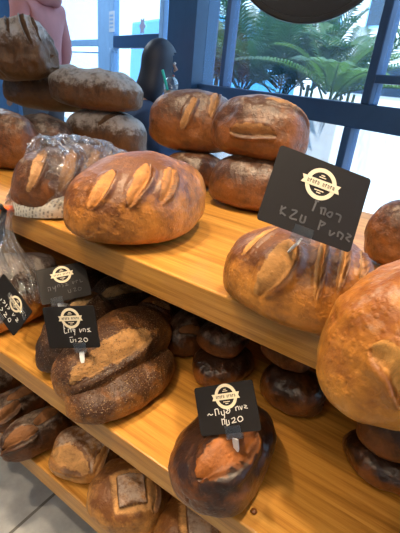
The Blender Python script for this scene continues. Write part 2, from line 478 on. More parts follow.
# window_1: the big display window; bars are parts
def window(name, frame_mat, bars, panes, thick=(.0, .07)):
    r = empty(name, fw((bars[0][1] + bars[0][2]) / 2, 0, 0)); tag(r, kind='structure')
    inv = Matrix.Translation(-r.location)
    for nm, s0, s1, z0, z1 in bars:
        mb = MB(); mb.box((s0, thick[0], z0), (s1, thick[1], z1), inv @ MF); mb.build(nm, frame_mat, r, bevel=.004, seg=1)
    for s0, s1, z0, z1 in panes:
        mb = MB(); mb.box((s0, .03, z0), (s1, .036, z1), inv @ MF); mb.build('glass_pane', GLASS, r)
    return r
window('window_1', FRAME, [
    ('sill', -1.13, S1R, 0, .10), ('transom', -1.13, S1R, .868, .968), ('mullion', -.892, -.852, .968, 2.62),
    ('mullion', .152, .195, .968, 2.62), ('mullion', .098, .138, .10, .868), ('mullion', -.55, -.51, .10, .868),
    ('rail', .195, S1R, 1.05, 1.082), ('mullion', 1.30, 1.34, 0.1, 2.62)],
    [(-1.13, -.892, .968, 2.62), (-.852, .152, .968, 2.62), (.195, 1.30, 1.082, 2.62), (.195, 1.30, .968, 1.05), (-1.13, -.55, .10, .868), (-.51, .098, .10, .868), (.138, 1.30, .10, .868), (1.34, S1R, .1, 2.62)])
window('window_2', FRAMEL, [
    ('sill', S0, -2.99, 0, .10), ('jamb', -2.99, -2.69, 0, 2.62), ('rail', S0, -2.99, 1.19, 1.25), ('rail', S0, -2.99, 1.13, 1.142), ('mullion', -7.2, -6.6, .1, 2.62)],
    [(-6.6, -2.99, 1.25, 2.62), (-6.6, -2.99, .10, 1.13)])
# door_1 beyond the pier, with its handles and stickers
door = empty('door_1', fw(-2.1, 0, 0)); tag(door, kind='structure')
inv = Matrix.Translation(-door.location) @ MF
def dpart(nm, mat, s0, s1, z0, z1, y0=.0, y1=.06, parent=door):
    mb = MB(); mb.box((s0, y0, z0), (s1, y1, z1), inv); return mb.build(nm, mat, parent, bevel=.004, seg=1)
dpart('stile', FRAMEL, -2.69, -2.60, 0, 2.62); dpart('stile', FRAMEL, -1.72, -1.66, 0, 2.62); dpart('stile', NAVYCOL, -1.53, -1.49, 0, 2.62)
dpart('push_rail', FRAME, -2.60, -1.72, 1.175, 1.27); dpart('kick_plate', FRAME, -2.60, -1.72, 0, .30)
dpart('glass_pane', GLASS, -2.60, -1.72, 1.27, 2.62, .03, .036); dpart('glass_pane', GLASS, -2.60, -1.72, .30, 1.175, .03, .036)
dpart('glass_pane', GLASS, -1.66, -1.53, .30, 2.62, .03, .036)
mb = MB(); mb.tube([inv @ Vector((-2.50, -.06, z)) for z in (.93, 1.02, 1.12, 1.165)], .014, 10)
for z in (.95, 1.14): mb.tube([inv @ Vector((-2.50, -.06, z)), inv @ Vector((-2.50, .0, z))], .009, 8)
mb.build('door_handle', FRAMEL, door, True)
STK = plain('notice_paper', (.62, .74, .92), .7)
mb = MB(); mb.box((-2.685, -.004, 1.30), (-2.56, -.001, 1.46), inv)
nt = mb.build('notice', STK, door)
mb = MB()
for k in range(4): mb.box((-2.67, -.0055, 1.33 + k * .03), (-2.59, -.004, 1.345 + k * .03), inv)
mb.build('notice_print', FRAMEL, nt)
mb = MB()
pts = []
for k in range(48):
    t = 2 * pi * k / 48; rr = .042 + .010 * cos(6 * t); pts.append((-2.05 + rr * cos(t), 1.33 + 1.15 * rr * sin(t)))
mb.prism(pts, .022, .027, inv); mb.build('flower_sticker', plain('mauve_sticker', (.42, .46, .70), .6), door)
mb = MB(); mb.tube([inv @ Vector((-1.325, -.10, z)) for z in (1.31, 1.35, 1.40, 1.44)], .014, 10)
for z in (1.325, 1.425): mb.tube([inv @ Vector((-1.325, -.10, z)), inv @ Vector((-1.325, -.05, z))], .008, 8)
hb = mb.build('pull_handle', plain('pale_metal', (.55, .72, .92), .35, .3), None, True)
tag(hb, 'pale vertical bar handle fixed on the dark pier beside the door', 'handle')

# ------------------------------------------------------------------ shelves
SA, SB, SC = .68, .40, .164
shelf = empty('display_shelf', (-.8, .9, 0)); tag(shelf, 'three tiered honey coloured wooden bread display shelf standing by the shop window', 'shelf')
def board(x0, x1, y0, y1, z1, th):
    mb = MB(); o = Vector((-.8, .9, 0))
    mb.box(Vector((x0, y0, z1 - th)) - o, Vector((x1, y1, z1)) - o)
    return mb.build('shelf_board', OAK, shelf, bevel=.003, seg=2)
board(-2.1, 1.0, .52, 1.285, SA, .060)
board(-2.1, 1.0, .389, 1.10, SB, .052)
board(-2.1, 1.0, .366, .90, SC, .052)
mb = MB(); mb.box((-1.3, .20, SB), (1.8, .235, SA - .06)); mb.box((-1.3, .02, SC), (1.8, .04, SB - .052)); mb.build('back_panel', DARKWOOD, shelf)
for x in (-1.25, 0.2, 1.72):
    mb = MB(); mb.box((x, .30, 0), (x + .06, .36, SA - .06)); mb.build('leg', DARKWOOD, shelf)
mb = MB(); mb.box((-1.25, -.40, 0), (1.75, -.05, SC - .052)); mb.build('plinth', DARKWOOD, shelf)

# ------------------------------------------------------------------ the bread
G1, G2, G3 = 'loaves on the top shelf', 'loaves on the middle shelf', 'loaves on the bottom shelf'
loaf('bread_loaf', 'smooth caramel oval loaf with three diagonal slashes at the front of the top shelf', (.343, .226, .177), (-.557, .631, SA), (0, 0, 76), CARAMEL,
     [('lens', -.117, -.039, .037, .015, 30, .009), ('lens', -.060, -.075, .046, .015, 39, .010), ('lens', -.005, -.095, .044, .013, 45, .009)], G1, nu=190, nv=170, taper=-.2, p=1.7, zc=.32)
loaf('bread_loaf', 'round caramel loaf with an opened crown, under the large black price card', (.231, .200, .131), (-.171, .567, SA), (0, 0, 10), AMBER,
     [('lens', -.026, -.088, .048, .019, 74, .010), ('lens', .027, -.060, .052, .006, 97, .010), ('lens', .053, -.038, .052, .006, 95, .009), ('lens', .078, -.010, .048, .006, 92, .008), ('lens', -.06, -.03, .04, .006, 60, .006)], G1, nu=170, nv=160, lump=.008)
loaf('bread_loaf', 'big golden loaf jutting over the front edge at the right of the top shelf', (.275, .150, .178), (.004, .478, SA), (0, 0, 72), GOLD,
     [('lens', -.080, -.030, .056, .018, 43, .010), ('lens', -.122, -.060, .046, .006, -80, .006), ('lens', .05, .02, .06, .012, 40, .008)], G1, nu=170, nv=150, lump=.008)
loaf('bread_loaf', 'smooth reddish brown loaf half behind the round loaf with the large price card', (.17, .115, .140), (-.072, .905, SA), (0, 0, 40), CHESTNUT, [], G1)
loaf('bread_loaf', 'long brown loaf wrapped in the clear bag tied with orange', (.285, .172, .150), (-.795, .640, SA), (0, 0, 76), CHESTNUT,
     [('lens', -.093, -.048, .050, .012, 55, .007), ('lens', -.036, -.076, .055, .013, 55, .007), ('lens', .024, -.073, .055, .012, 55, .007)], G1)
loaf('bread_loaf', 'glossy chestnut loaf on the shelf beneath the cracked loaf, behind the large price card', (.256, .179, .142), (-.500, 1.028, SA), (0, 0, 20), CHESTNUT, [], G1)
loaf('bread_loaf', 'brown loaf with a cracked pale side, topmost of the pile by the window bar', (.272, .177, .165), (-.520, 1.06, SA + .132), (2, 0, 10), CHESTNUT,
     [('lens', .004, -.128, .062, .015, 4, .010), ('lens', .072, -.020, .062, .012, 18, .010)], G1, lump=.009, nu=160, nv=150)
loaf('bread_loaf', 'chestnut loaf with two pale slashes resting on a darker loaf near the cup', (.275, .179, .190), (-.790, 1.12, SA + .100), (0, 0, 30), CHESTNUT,
     [('lens', -.010, -.112, .048, .012, 69, .009), ('lens', .061, -.058, .056, .011, 85, .009)], G1, lump=.008, nu=150, nv=140)
loaf('bread_loaf', 'dark loaf mostly hidden beneath the chestnut loaf with two slashes', (.21, .15, .110), (-.745, 1.085, SA), (0, 0, 30), CHESTNUT, [], G1, nu=90, nv=80)
loaf('bread_loaf', 'floury loaf on the shelf directly behind the bagged loaf', (.332, .199, .182), (-1.224, 1.150, SA), (0, 0, 20), FLOURY, [('lens', .05, -.06, .06, .012, 50, .008)], G1, lump=.009)
loaf('bread_loaf', 'long floury loaf with a rounded end, pointing right in the left pile', (.370, .185, .139), (-1.246, 1.125, SA + .176), (0, 0, 20), FLOURY, [], G1, lump=.010, crumple=.006)
loaf('bread_loaf', 'dark brown loaf whose shaded end shows under the topmost floury loaf', (.40, .200, .185), (-1.56, 1.17, SA + .135), (0, 0, 30), FLOURY, [], G1, lump=.008, crumple=.003)
loaf('bread_loaf', 'wrinkled floury loaf, topmost of the left pile in front of the pink hoodie', (.280, .196, .215), (-1.547, 1.05, SA + .246), (8, -8, 20), FLOURY,
     [('lens', .078, -.060, .058, .009, -59, .013), ('lens', .10, -.02, .045, .008, -50, .011), ('lens', .02, -.06, .05, .006, -70, .010)], G1, lump=.014, crumple=.012, nu=160, nv=150)
loaf('bread_loaf', 'reddish loaf at the left frame edge, behind the bag', (.21, .143, .174), (-1.247, .755, SA), (0, 0, 20), CHESTNUT, [], G1)
loaf('bread_loaf', 'shaded dark loaf low in the left pile between the reddish loaf and a floury one', (.25, .19, .150), (-1.330, .935, SA), (0, 0, 20), RYE, [], G1, nu=90, nv=80)

loaf('bread_loaf', 'big seed covered loaf under the front price card on the middle shelf', (.285, .157, .118), (-.512, .505, SB + .018), (10, -6, 90), SEEDED,
     [('lens', -.038, -.034, .092, .026, -9, .006)], G2, lump=.006, nu=170, nv=150, taper=.05)
loaf('bread_loaf', 'seeded loaf lying beneath and right of the big seed covered loaf', (.263, .135, .075), (-.452, .475, SB), (0, 0, 85), SEEDED, [], G2)
loaf('bread_loaf', 'dark seeded loaf at the left of the big seed covered loaf, behind two price cards', (.225, .115, .130), (-.620, .505, SB), (0, 0, 100), SEEDDARK, [('lens', 0, 0, .08, .018, 8, .006)], G2)
loaf('bread_loaf', 'dark seeded loaf behind the upper left price card, touching the shelf edge above', (.22, .130, .115), (-.775, .665, SB), (0, 0, 100), SEEDDARK, [], G2)
loaf('bread_loaf', 'oval dark loaf with the price card at front centre of the middle shelf', (.208, .148, .111), (-.194, .452, SB), (0, 0, 89), DARKGLOSS,
     [('lens', -.042, -.022, .056, .025, -18, .010)], G2, nu=180, nv=160, taper=-.08, lump=.005)
loaf('bread_loaf', 'dark reddish loaf at right on the middle shelf, lowest beneath the golden loaf', (.155, .115, .062), (.033, .633, SB), (0, 0, 10), DARKGLOSS, [], G2)
loaf('bread_loaf', 'reddish brown loaf stacked just below the big golden loaf at right', (.140, .105, .092), (.037, .634, SB + .056), (0, 0, 10), CHESTNUT, [], G2)
loaf('bread_loaf', 'dark glossy loaf with a pale base right of the middle price card', (.139, .112, .084), (-.173, .682, SB), (0, 0, 0), DARKGLOSS, [], G2)
loaf('bread_loaf', 'brown loaf stacked on the dark pale based loaf, tucked under the top shelf', (.105, .095, .070), (-.205, .700, SB + .079), (0, 0, 0), CHESTNUT, [], G2)
loaf('bread_loaf', 'almost black seeded loaf with one pale slash right of the price cards', (.215, .115, .125), (-.665, .690, SB), (0, 0, 75), SEEDDARK, [('lens', -.028, -.050, .058, .013, -14, .006)], G2)
loaf('bread_loaf', 'brown speckled loaf second from the pale slashed dark loaf in the back row', (.200, .112, .088), (-.555, .718, SB), (0, 0, 100), SEEDED, [('lens', -.03, .004, .042, .014, -86, .006)], G2)
loaf('bread_loaf', 'dark loaf with a tan slash in the back row, right of the speckled loaf', (.169, .098, .091), (-.455, .705, SB), (0, 0, 100), RYE, [('lens', -.046, -.030, .036, .011, -54, .006)], G2)
loaf('bread_loaf', 'dark red brown loaf just above the middle price card, lower of two', (.150, .118, .066), (-.330, .665, SB), (0, 0, 80), DARKGLOSS, [], G2)
loaf('bread_loaf', 'round brown loaf lying on the dark red brown loaf above the middle price card', (.130, .110, .060), (-.345, .685, SB + .060), (0, 0, 90), RYE, [('lens', 0, 0, .04, .012, 15, .005)], G2)
loaf('bread_loaf', 'plain brown loaf under the leftmost price card on the middle shelf', (.205, .123, .095), (-.845, .470, SB), (0, 0, 90), CARAMEL, [], G2)
loaf('bread_loaf', 'floury brown loaf stacked behind the leftmost price card', (.20, .118, .085), (-.850, .500, SB + .088), (0, 0, 80), FLOURY, [], G2)

loaf('bread_loaf', 'dark slashed loaf in the second row, behind the foremost dark one at bottom left', (.173, .095, .076), (-.777, .422, SC), (0, 0, 88), RYE,
     [('lens', -.037, -.034, .033, .015, 5, .008), ('lens', .019, -.010, .042, .015, -5, .008)], G3, lump=.004)
loaf('bread_loaf', 'dark slashed loaf nearest the floor tiles at bottom left, showing two leaf shaped cuts', (.168, .092, .088), (-.660, .403, SC), (0, 0, 81), RYE,
     [('lens', -.046, -.020, .040, .017, -18, .009), ('lens', .024, -.006, .037, .016, 14, .009)], G3, lump=.004, nu=150, nv=140)
loaf('bread_loaf', 'dusty dark loaf at the left frame edge of the bottom shelf', (.147, .088, .065), (-.896, .440, SC), (0, 0, 88), RYE, [], G3, flmin=.3)
loaf('bread_loaf', 'round brown loaf with a dusted flap, beside the dark slashed loaves', (.150, .142, .078), (-.535, .442, SC), (0, 0, 20), BOULE,
     [('lens', -.010, -.048, .050, .026, -12, .006), ('lens', .050, -.024, .034, .008, 86, .007)], G3, nu=140, nv=130)
loaf('bread_loaf', 'round loaf with a square floury patch on its crown at the bottom', (.161, .153, .104), (-.377, .418, SC), (0, 0, 20), BOULE,
     [('plate', .013, -.020, .027, .026, 30, .006), ('lens', .054, -.008, .034, .009, 112, .007)], G3, nu=180, nv=170)
loaf('bread_loaf', 'floury round loaf cut off by the bottom frame edge', (.155, .147, .078), (-.232, .450, SC), (0, 0, 20), BOULE,
     [('plate', .011, -.002, .028, .026, 26, .006)], G3, flmin=.2)

cb = MB(); cb.lathe([(.0001, 0), (.004, .0006), (.0055, .003), (.004, .006), (.0001, .007)], 14)
cbo = cb.build('bread_crumb', DARKGLOSS, None, True); cbo.location = (-.118, .416, SB); tag(cbo, 'small dark crumb on the middle shelf right of the oval dark loaf', 'crumb')
# ------------------------------------------------------------------ clear bag with tie
def make_bag():
    root = empty('plastic_bag', (-.795, .640, SA))
    tag(root, 'clear crinkled plastic bag tied with orange, its tail hanging over the shelf edge', 'bag')
    o = Vector(root.location)
    # body: stations run from the far end of the loaf to the tie
    ax = Vector((cos(radians(76)), sin(radians(76)), 0)); sd = Vector((-ax.y, ax.x, 0)); tie = Vector((-.843, .500, .690))
    nu, nv = 150, 160
    P = np.zeros((nu, nv, 3)); tl = np.linspace(0, 1, nu)
    for i, t in enumerate(tl):
        x = .158 - t * .30                              # along the loaf axis
        if t < .74:
            xr = min(1, abs(x) / .160)
            r = max(.02, (1 - xr ** 2.3)) ** (1 / 2.3)
            c = o + ax * x; hw = .106 * r; hh = .088 * r ** .9; cz = .080 if t > .1 else .072
            c = c + Vector((0, 0, cz))
            sv, uv = sd, Vector((0, 0, 1))
            last = (c.copy(), hw, hh)
        else:
            k = (t - .74) / .26; k2 = k * k * (3 - 2 * k)
            c = last[0].lerp(tie, k); kk = (1 - k) ** 1.1
            hw = .012 + (last[1] - .012) * kk; hh = .010 + (last[2] - .010) * kk
            sv, uv = sd, Vector((0, 0, 1))
        for j in range(nv):
            a = 2 * pi * j / nv
            ca, sa = cos(a), sin(a)
            q = (abs(ca) ** 2.4 + abs(sa) ** 2.4) ** (-1 / 2.4)
            P[i, j] = c + sv * (hw * ca * q) + uv * (hh * sa * q)
    Q = P - np.array(o)
    N = normals(P)
    an = np.linspace(0, 2 * pi, nv, endpoint=False)[None]
    tt = tl[:, None]
    pl = np.abs(np.sin(an * 9 + 2.2 * np.sin(tt * 7) + 3 * vnoise(Q, 12, 3, 2))) ** 1.5
    w1 = 1 - np.abs(vnoise(Q * np.array([1.6, .9, 1.6]), 17, 11, 3))
    w2 = (1 - np.abs(vnoise(Q * np.array([.5, 1.5, 1.5]), 38, 21, 2))) ** 3
    d = .012 * (w1 - .7) + .005 * w2 + .010 * (pl - .4) * sst(tt, .5, .95) * (1 - .75 * sst(tt, .93, 1.0))
    P = P + N * d[..., None] - np.array(o)
    P[..., 2] = np.maximum(P[..., 2], .001)
    link('bag_body', grid_mesh('bag_body', P, True), BAG, root, True)
    # tail: pleated fan from the tie, flattened and hanging down in front of the shelf
    nu, nv = 70, 150
    P = np.zeros((nu, nv, 3))
    tip = Vector((-.765, .462, .520)); dirv = (tip - tie); side = Vector((.80, -.45, .20)).normalized(); out = dirv.normalized().cross(side)
    for i in range(nu):
        t = i / (nu - 1)
        c = tie + dirv * (.98 * t) + Vector((0, -.020 * sin(pi * min(1, t * 1.3)), .012 * sin(pi * t)))
        ra = .010 + .104 * t ** .75; rb = .008 + .016 * t ** .8
        for j in range(nv):
            a = 2 * pi * j / nv
            pl = (sin(a * 11 + 2 * sin(3 * t)) * .5 + .5) * t
            k = 1 + .16 * pl * (1 if j % 2 else 1)
            end = dirv.normalized() * (.016 * sin(a * 5 + 1) + .01 * sin(a * 13)) * t * t
            v = c + side * (ra * cos(a) * k) + out * (rb * sin(a) * (1 + .9 * pl)) + end
            P[i, j] = v - o
    link('bag_tail', grid_mesh('bag_tail', P, True), BAG, root, True)
    # tie
    mb = MB(); t = tie - o
    mb.lathe([(.001, -.006), (.011, -.006), (.0135, 0), (.011, .006), (.001, .006)], 20, Matrix.Translation(t) @ dirv.to_track_quat('Z', 'Y').to_matrix().to_4x4())
    mb.tube([t + Vector((-.008, -.012, 0)), t + Vector((-.018, -.016, .001)), t + Vector((-.030, -.014, -.004))], [.004, .007, .004], 8)
    mb.build('tie', ORANGE, root, True)
    mb = MB()
    for dx, ln in ((0, .075), (.008, .055), (.016, -.02)):
        s_ = t + Vector((dx * .3, -.014, 0)); e = s_ + dirv.normalized() * ln + Vector((dx - .012, -.012, 0))
        for k in range(3):
            mb.tube([s_ + Vector((.002 * k, 0, 0)), s_.lerp(e, .5) + Vector((.004 * k - .004, -.004, 0)), e + Vector((.006 * k - .006, 0, 0))], [.004, .005, .0025], 6)
    mb.build('ribbon_tail', BLACKPL, root, True)
    # printed paper label lying on the near flank of the bag
    lab = NT('printed_label_paper')
    ln = lab.n('ShaderNodeTexBrick'); lab.l(lab.mapped((1, 1, 1), (radians(90), 0, radians(76))), ln.inputs['Vector'])
    ln.inputs['Scale'].default_value = 1; ln.inputs['Brick Width'].default_value = .011; ln.inputs['Row Height'].default_value = .0065; ln.inputs['Mortar Size'].default_value = .0018
    nz = lab.noise(60, 4, .7)
    lab.col(lab.mix(lab.math('MULTIPLY', lab.step(nz, .40, .55), lab.math('SUBTRACT', 1.0, ln.outputs['Fac'])), (.66, .62, .54), (.28, .26, .23))); lab.set(rough=.6)
    nu, nv = 40, 14; P = np.zeros((nu, nv, 3))
    A, M_, B = Vector((-.826, .500, .676)) - o, Vector((-.742, .502, .684)) - o, Vector((-.684, .632, .690)) - o
    for i in range(nu):
        u = i / (nu - 1); q = A * (1 - u) ** 2 + M_ * 2 * u * (1 - u) + B * u * u
        hgt = .014 + .046 * sin(pi * min(1, .08 + u * .72))
        for j in range(nv):
            k = j / (nv - 1)
            P[i, j] = q - sd * (.010 * sin(pi * k) - .012 * k) + Vector((0, 0, hgt * k + .004 * (1 - u)))
    link('paper_label', grid_mesh('paper_label', P, False), lab.m, root, True)
    m = root.children[-1].modifiers.new('solid', 'SOLIDIFY'); m.thickness = .0006
    return root
make_bag()

# ------------------------------------------------------------------ price cards
def smooth(pts, n=5):
    if len(pts) < 3: return pts
    q = [pts[0]] + list(pts) + [pts[-1]]; out = []
    for i in range(1, len(q) - 2):
        for k in range(n):
            t = k / n
            out.append(tuple(.5 * (2 * q[i][c] + (q[i + 1][c] - q[i - 1][c]) * t + (2 * q[i - 1][c] - 5 * q[i][c] + 4 * q[i + 1][c] - q[i + 2][c]) * t * t + (3 * q[i][c] - q[i - 1][c] - 3 * q[i + 1][c] + q[i + 2][c]) * t ** 3) for c in (0, 1)))
    return out + [pts[-1]]
def ribbon_stroke(mb, pts, wd, y0, y1):
    pts = smooth(pts)
    pts = [Vector((p[0], 0, p[1])) for p in pts]
    for a, b in zip(pts[:-1], pts[1:]):
        t = b - a
        if t.length < 1e-6: continue
        t.normalize(); n = Vector((-t.z, 0, t.x)) * wd; e = t * wd * .5
        q = [a - e - n, b + e - n, b + e + n, a - e + n]
        mb.prism([(p.x, p.z) for p in q], y0, y1)
def price_card(label, loc, rot, wdt, hgt, lines, peg, mat_ink=CHALK, emblem=(.5, .27, .185, 0), stroke=.0011, peg_at=.5):
    root = empty('price_card', loc, rot); tag(root, label, 'sign', 'black price cards')
    root.rotation_mode = 'XYZ'
    W2, H2, rc = wdt / 2, hgt / 2, .004
    poly = []
    for cx, cz, a0 in ((W2 - rc, H2 - rc, 0), (-W2 + rc, H2 - rc, 90), (-W2 + rc, -H2 + rc, 180), (W2 - rc, -H2 + rc, 270)):
        for k in range(5):
            a = radians(a0 + 22.5 * k); poly.append((cx + rc * cos(a), cz + rc * sin(a)))
    mb = MB(); mb.prism(poly, -.001, .001); mb.build('card', PAPER_BLACK, root)
    eu, ev, er, ea = emblem
    R = er * wdt; ec = ((eu - .5) * wdt, (.5 - ev) * hgt)
    em = MB(); n = 40
    ro, ri = R, R * .74
    Me = Matrix.Translation((ec[0], 0, ec[1])) @ Matrix.Rotation(radians(ea), 4, 'Y')
    vs = []; fs = []
    for k in range(n):
        a = 2 * pi * k / n
        for rr, yy in ((ro, -.0014), (ri, -.0014), (ro, -.001), (ri, -.001)): vs.append(Me @ Vector((rr * cos(a), yy, rr * sin(a))))
    for k in range(n):
        a, b = 4 * k, 4 * ((k + 1) % n); fs += [(a, b, b + 1, a + 1), (a, a + 2, b + 2, b), (a + 1, b + 1, b + 3, a + 3)]
    em.add(vs, fs)
    # small marks inside the ring
    for zz, hw in ((.42, .22), (.55, .12), (-.42, .30), (-.56, .13)):
        em.box((-hw * R, -.0013, zz * R - .03 * R), (hw * R, -.001, zz * R + .03 * R), Me)
    eo = em.build('emblem', CREAM, root)
    rb = MB(); a = R * 1.26; hh = R * .25
    rb.prism([(-a, hh), (a, hh), (a * .9, 0), (a, -hh), (-a, -hh), (-a * .9, 0)], -.0018, -.0014, Me)
    rbo = rb.build('emblem_ribbon', CREAM, eo)
    lt = MB()
    for k in range(11):
        if k == 5: continue
        x = (-.83 + .166 * k) * R; w_ = .050 * R
        lt.box((x - w_, -.0021, -.11 * R), (x - w_ * .3, -.0018, .11 * R), Me)
        if k % 2: lt.box((x - w_, -.0021, .04 * R), (x + w_, -.0018, .11 * R), Me)
        else: lt.box((x + w_ * .4, -.0021, -.11 * R), (x + w_, -.0018, .10 * R), Me)
    lt.build('ribbon_lettering', PAPER_BLACK, rbo)
    ink = MB()
    for ln in lines:
        ribbon_stroke(ink, [((u - .5) * wdt, (.5 - v_) * hgt) for u, v_ in ln], stroke, -.0016, -.001)
    ink.build('handwriting', mat_ink, root)
    # clear clip on the lower edge and a white peg down to the bread
    px = (peg_at - .5) * wdt
    cl = MB(); cl.box((px - .013, -.0036, -H2 - .007), (px + .013, -.0018, -H2 + .011)); cl.box((px - .013, .0018, -H2 - .007), (px + .013, .0036, -H2 + .011)); cl.box((px - .013, -.0036, -H2 - .009), (px + .013, .0036, -H2 - .006))
    cl.build('clip', CLEAR, root, bevel=.0005, seg=1)
    inv = root.matrix_basis.inverted() if False else (Matrix.Translation(loc) @ Euler(rot, 'XYZ').to_matrix().to_4x4()).inverted()
    tp = inv @ Vector(peg)
    pg = MB(); st = Vector((px, 0, -H2 - .008)); d = tp - st
    n_ = d.cross(Vector((0, 1, 0)))
    s2 = (n_.normalized() if n_.length > 1e-6 else Vector((1, 0, 0)))
    t2 = d.normalized().cross(s2)
    vs = []
    for k, wd in ((0, .0050), (.75, .0046), (1, .0030)):
        c = st + d * k
        for sx, sy in ((-1, -1), (1, -1), (1, 1), (-1, 1)): vs.append(c + s2 * wd * sx + t2 * .0012 * sy)
    fs = [(0, 1, 2, 3), (8, 9, 10, 11)] + [(4 * i + k, 4 * i + (k + 1) % 4, 4 * i + 4 + (k + 1) % 4, 4 * i + 4 + k) for i in range(2) for k in range(4)]
    pg.add(vs, fs); pg.build('peg', PEG, root, bevel=.0004, seg=1)
    return root
R_ = lambda *a: tuple(radians(x) for x in a)
# handwriting traced from the card at front centre: first line, then price
L_CENTER = [
    [(.17, .60), (.20, .57), (.23, .60), (.26, .585)],
    [(.31, .49), (.31, .62)], [(.31, .50), (.36, .49), (.37, .60)], [(.41, .55), (.42, .62), (.46, .61), (.46, .53)], [(.46, .60), (.45, .69)],
    [(.50, .51), (.53, .54), (.49, .58), (.53, .60), (.56, .55), (.54, .50)],
    [(.66, .50), (.66, .57)], [(.66, .51), (.70, .49), (.71, .56)], [(.73, .49), (.75, .56), (.77, .49)], [(.80, .48), (.84, .50), (.80, .53), (.85, .55)],
    [(.40, .70), (.40, .82)], [(.40, .72), (.44, .71), (.44, .81)], [(.47, .72), (.47, .84)], [(.47, .83), (.51, .82), (.51, .74)],
    [(.56, .72), (.61, .70), (.61, .75), (.56, .80), (.63, .79)], [(.69, .69), (.66, .74), (.69, .79), (.74, .76), (.73, .70), (.69, .69)]]
L_LOW = [
    [(.37, .40), (.36, .62), (.41, .62)], [(.36, .50), (.38, .52)], [(.44, .54), (.44, .62)], [(.44, .54), (.49, .53), (.49, .61)], [(.53, .54), (.57, .55), (.55, .60), (.53, .55)], [(.57, .55), (.55, .68)],
    [(.66, .54), (.67, .62), (.70, .55)], [(.73, .60), (.73, .54), (.77, .55), (.77, .61)], [(.86, .53), (.81, .55), (.85, .58), (.81, .61), (.87, .61)],
    [(.44, .74), (.50, .73)], [(.45, .78), (.45, .85), (.50, .84), (.50, .78)], [(.53, .80), (.55, .79), (.55, .85)],
    [(.61, .77), (.66, .76), (.66, .80), (.60, .85), (.68, .84)], [(.73, .76), (.71, .80), (.74, .85), (.78, .82), (.77, .77), (.73, .76)]]
L_UP = [
    [(.17, .56), (.22, .56), (.22, .65)], [(.18, .60), (.18, .66)], [(.27, .56), (.29, .63), (.33, .55), (.31, .70)], [(.37, .60), (.37, .54), (.41, .54), (.41, .60)], [(.45, .53), (.48, .58), (.46, .62)],
    [(.52, .52), (.56, .55), (.52, .60), (.58, .59)], [(.67, .52), (.68, .59), (.71, .52)], [(.75, .58), (.75, .51), (.79, .52)], [(.83, .50), (.83, .58), (.88, .57)],
    [(.55, .73), (.56, .81), (.60, .80), (.60, .73)], [(.66, .72), (.71, .72), (.67, .80), (.72, .80)], [(.77, .72), (.75, .78), (.79, .81), (.82, .75), (.77, .72)]]
L_BIG = [
    [(.52, .52), (.51, .66)], [(.51, .53), (.54, .52)], [(.59, .58), (.60, .66)], [(.58, .59), (.63, .58), (.63, .66)], [(.68, .60), (.66, .64), (.70, .66), (.71, .60), (.68, .60)], [(.75, .59), (.80, .60), (.80, .68)],
    [(.20, .74), (.21, .84)], [(.24, .74), (.20, .80), (.26, .84)], [(.31, .74), (.36, .74), (.31, .84), (.38, .84)], [(.42, .76), (.42, .84), (.46, .84), (.46, .76)],
    [(.62, .74), (.62, .86)], [(.62, .75), (.67, .76), (.64, .80)], [(.74, .82), (.75, .88), (.79, .83)], [(.83, .86), (.83, .80), (.88, .82), (.87, .88)], [(.92, .78), (.96, .80), (.92, .84), (.96, .87)]]
L_LEFT = [
    [(.30, .56), (.30, .62)], [(.36, .52), (.42, .55), (.37, .60)], [(.47, .52), (.47, .62)], [(.53, .52), (.57, .55), (.53, .60)], [(.70, .52), (.71, .60), (.75, .52)], [(.82, .52), (.87, .55), (.82, .60), (.88, .60)],
    [(.20, .74), (.25, .80)], [(.33, .72), (.33, .82)], [(.42, .72), (.46, .78), (.40, .84)], [(.54, .72), (.60, .75), (.54, .82), (.62, .82)], [(.70, .72), (.68, .80), (.74, .82), (.74, .73), (.70, .72)]]
price_card('large black price card on the round caramel loaf of the top shelf', (-.1545, .4954, .8777), (-.5447, .2444, .5402), .125, .10, L_BIG, (-.178, .505, .796), CHALKDIM, (.51, .30, .165, 0), .0011, .48)
price_card('black price card standing in the oval dark loaf at front centre', (-.197, .427, .5554), R_(-31.5, -30.3, 15.6), .100, .0713, L_CENTER, (-.163, .414, .502), CHALK, (.53, .26, .185, 0), .0006, .56)
price_card('black price card stuck into the big seed covered loaf, foremost on the left', (-.519, .403, .565), R_(-12.2, -14.7, 23.3), .105, .08, L_LOW, (-.483, .397, .506), CHALK, (.52, .28, .185, 0), .0006, .62)
price_card('black price card with faint writing directly behind the card of the seed covered loaf', (-.664, .501, .567), R_(-45.3, -7.0, 57.8), .105, .08, L_UP, (-.640, .520, .510), CHALKDIM, (.50, .26, .185, 0), .0006, .30)
price_card('tilted black price card cut off by the left frame edge', (-.704, .394, .54), R_(-16.4, 30.6, -.4), .105, .08, L_LEFT, (-.790, .450, .500), CHALK, (.62, .28, .165, 0), .00075, .5)

# ------------------------------------------------------------------ round hanging sign
dc = Vector((-.612, 1.395, 1.452)); dn = (EYE - dc); dn.z = 0; dn.normalize()
hs = empty('hanging_sign', dc); tag(hs, 'round black sign hanging in front of the shop window', 'sign')
Q = dn.to_track_quat('Z', 'Y').to_matrix().to_4x4()
mb = MB(); Rr = .262
mb.lathe([(.0001, -.012), (Rr, -.012), (Rr + .004, -.008), (Rr + .004, .010), (Rr, .014), (Rr - .012, .014), (Rr - .014, .009), (.0001, .009)], 96, Q)
SIGN = plain('black_sign_face', (.010, .010, .013), .35)
mb.build('sign_disc', SIGN, hs)
for sx in (-.2, .2):
    mb = MB(); tx = Vector((-dn.y, dn.x, 0)); mb.tube([tx * sx + Vector((0, 0, .33)), tx * sx + Vector((0, 0, 1.448))], .003, 6); mb.build('cord', BLACKPL, hs)

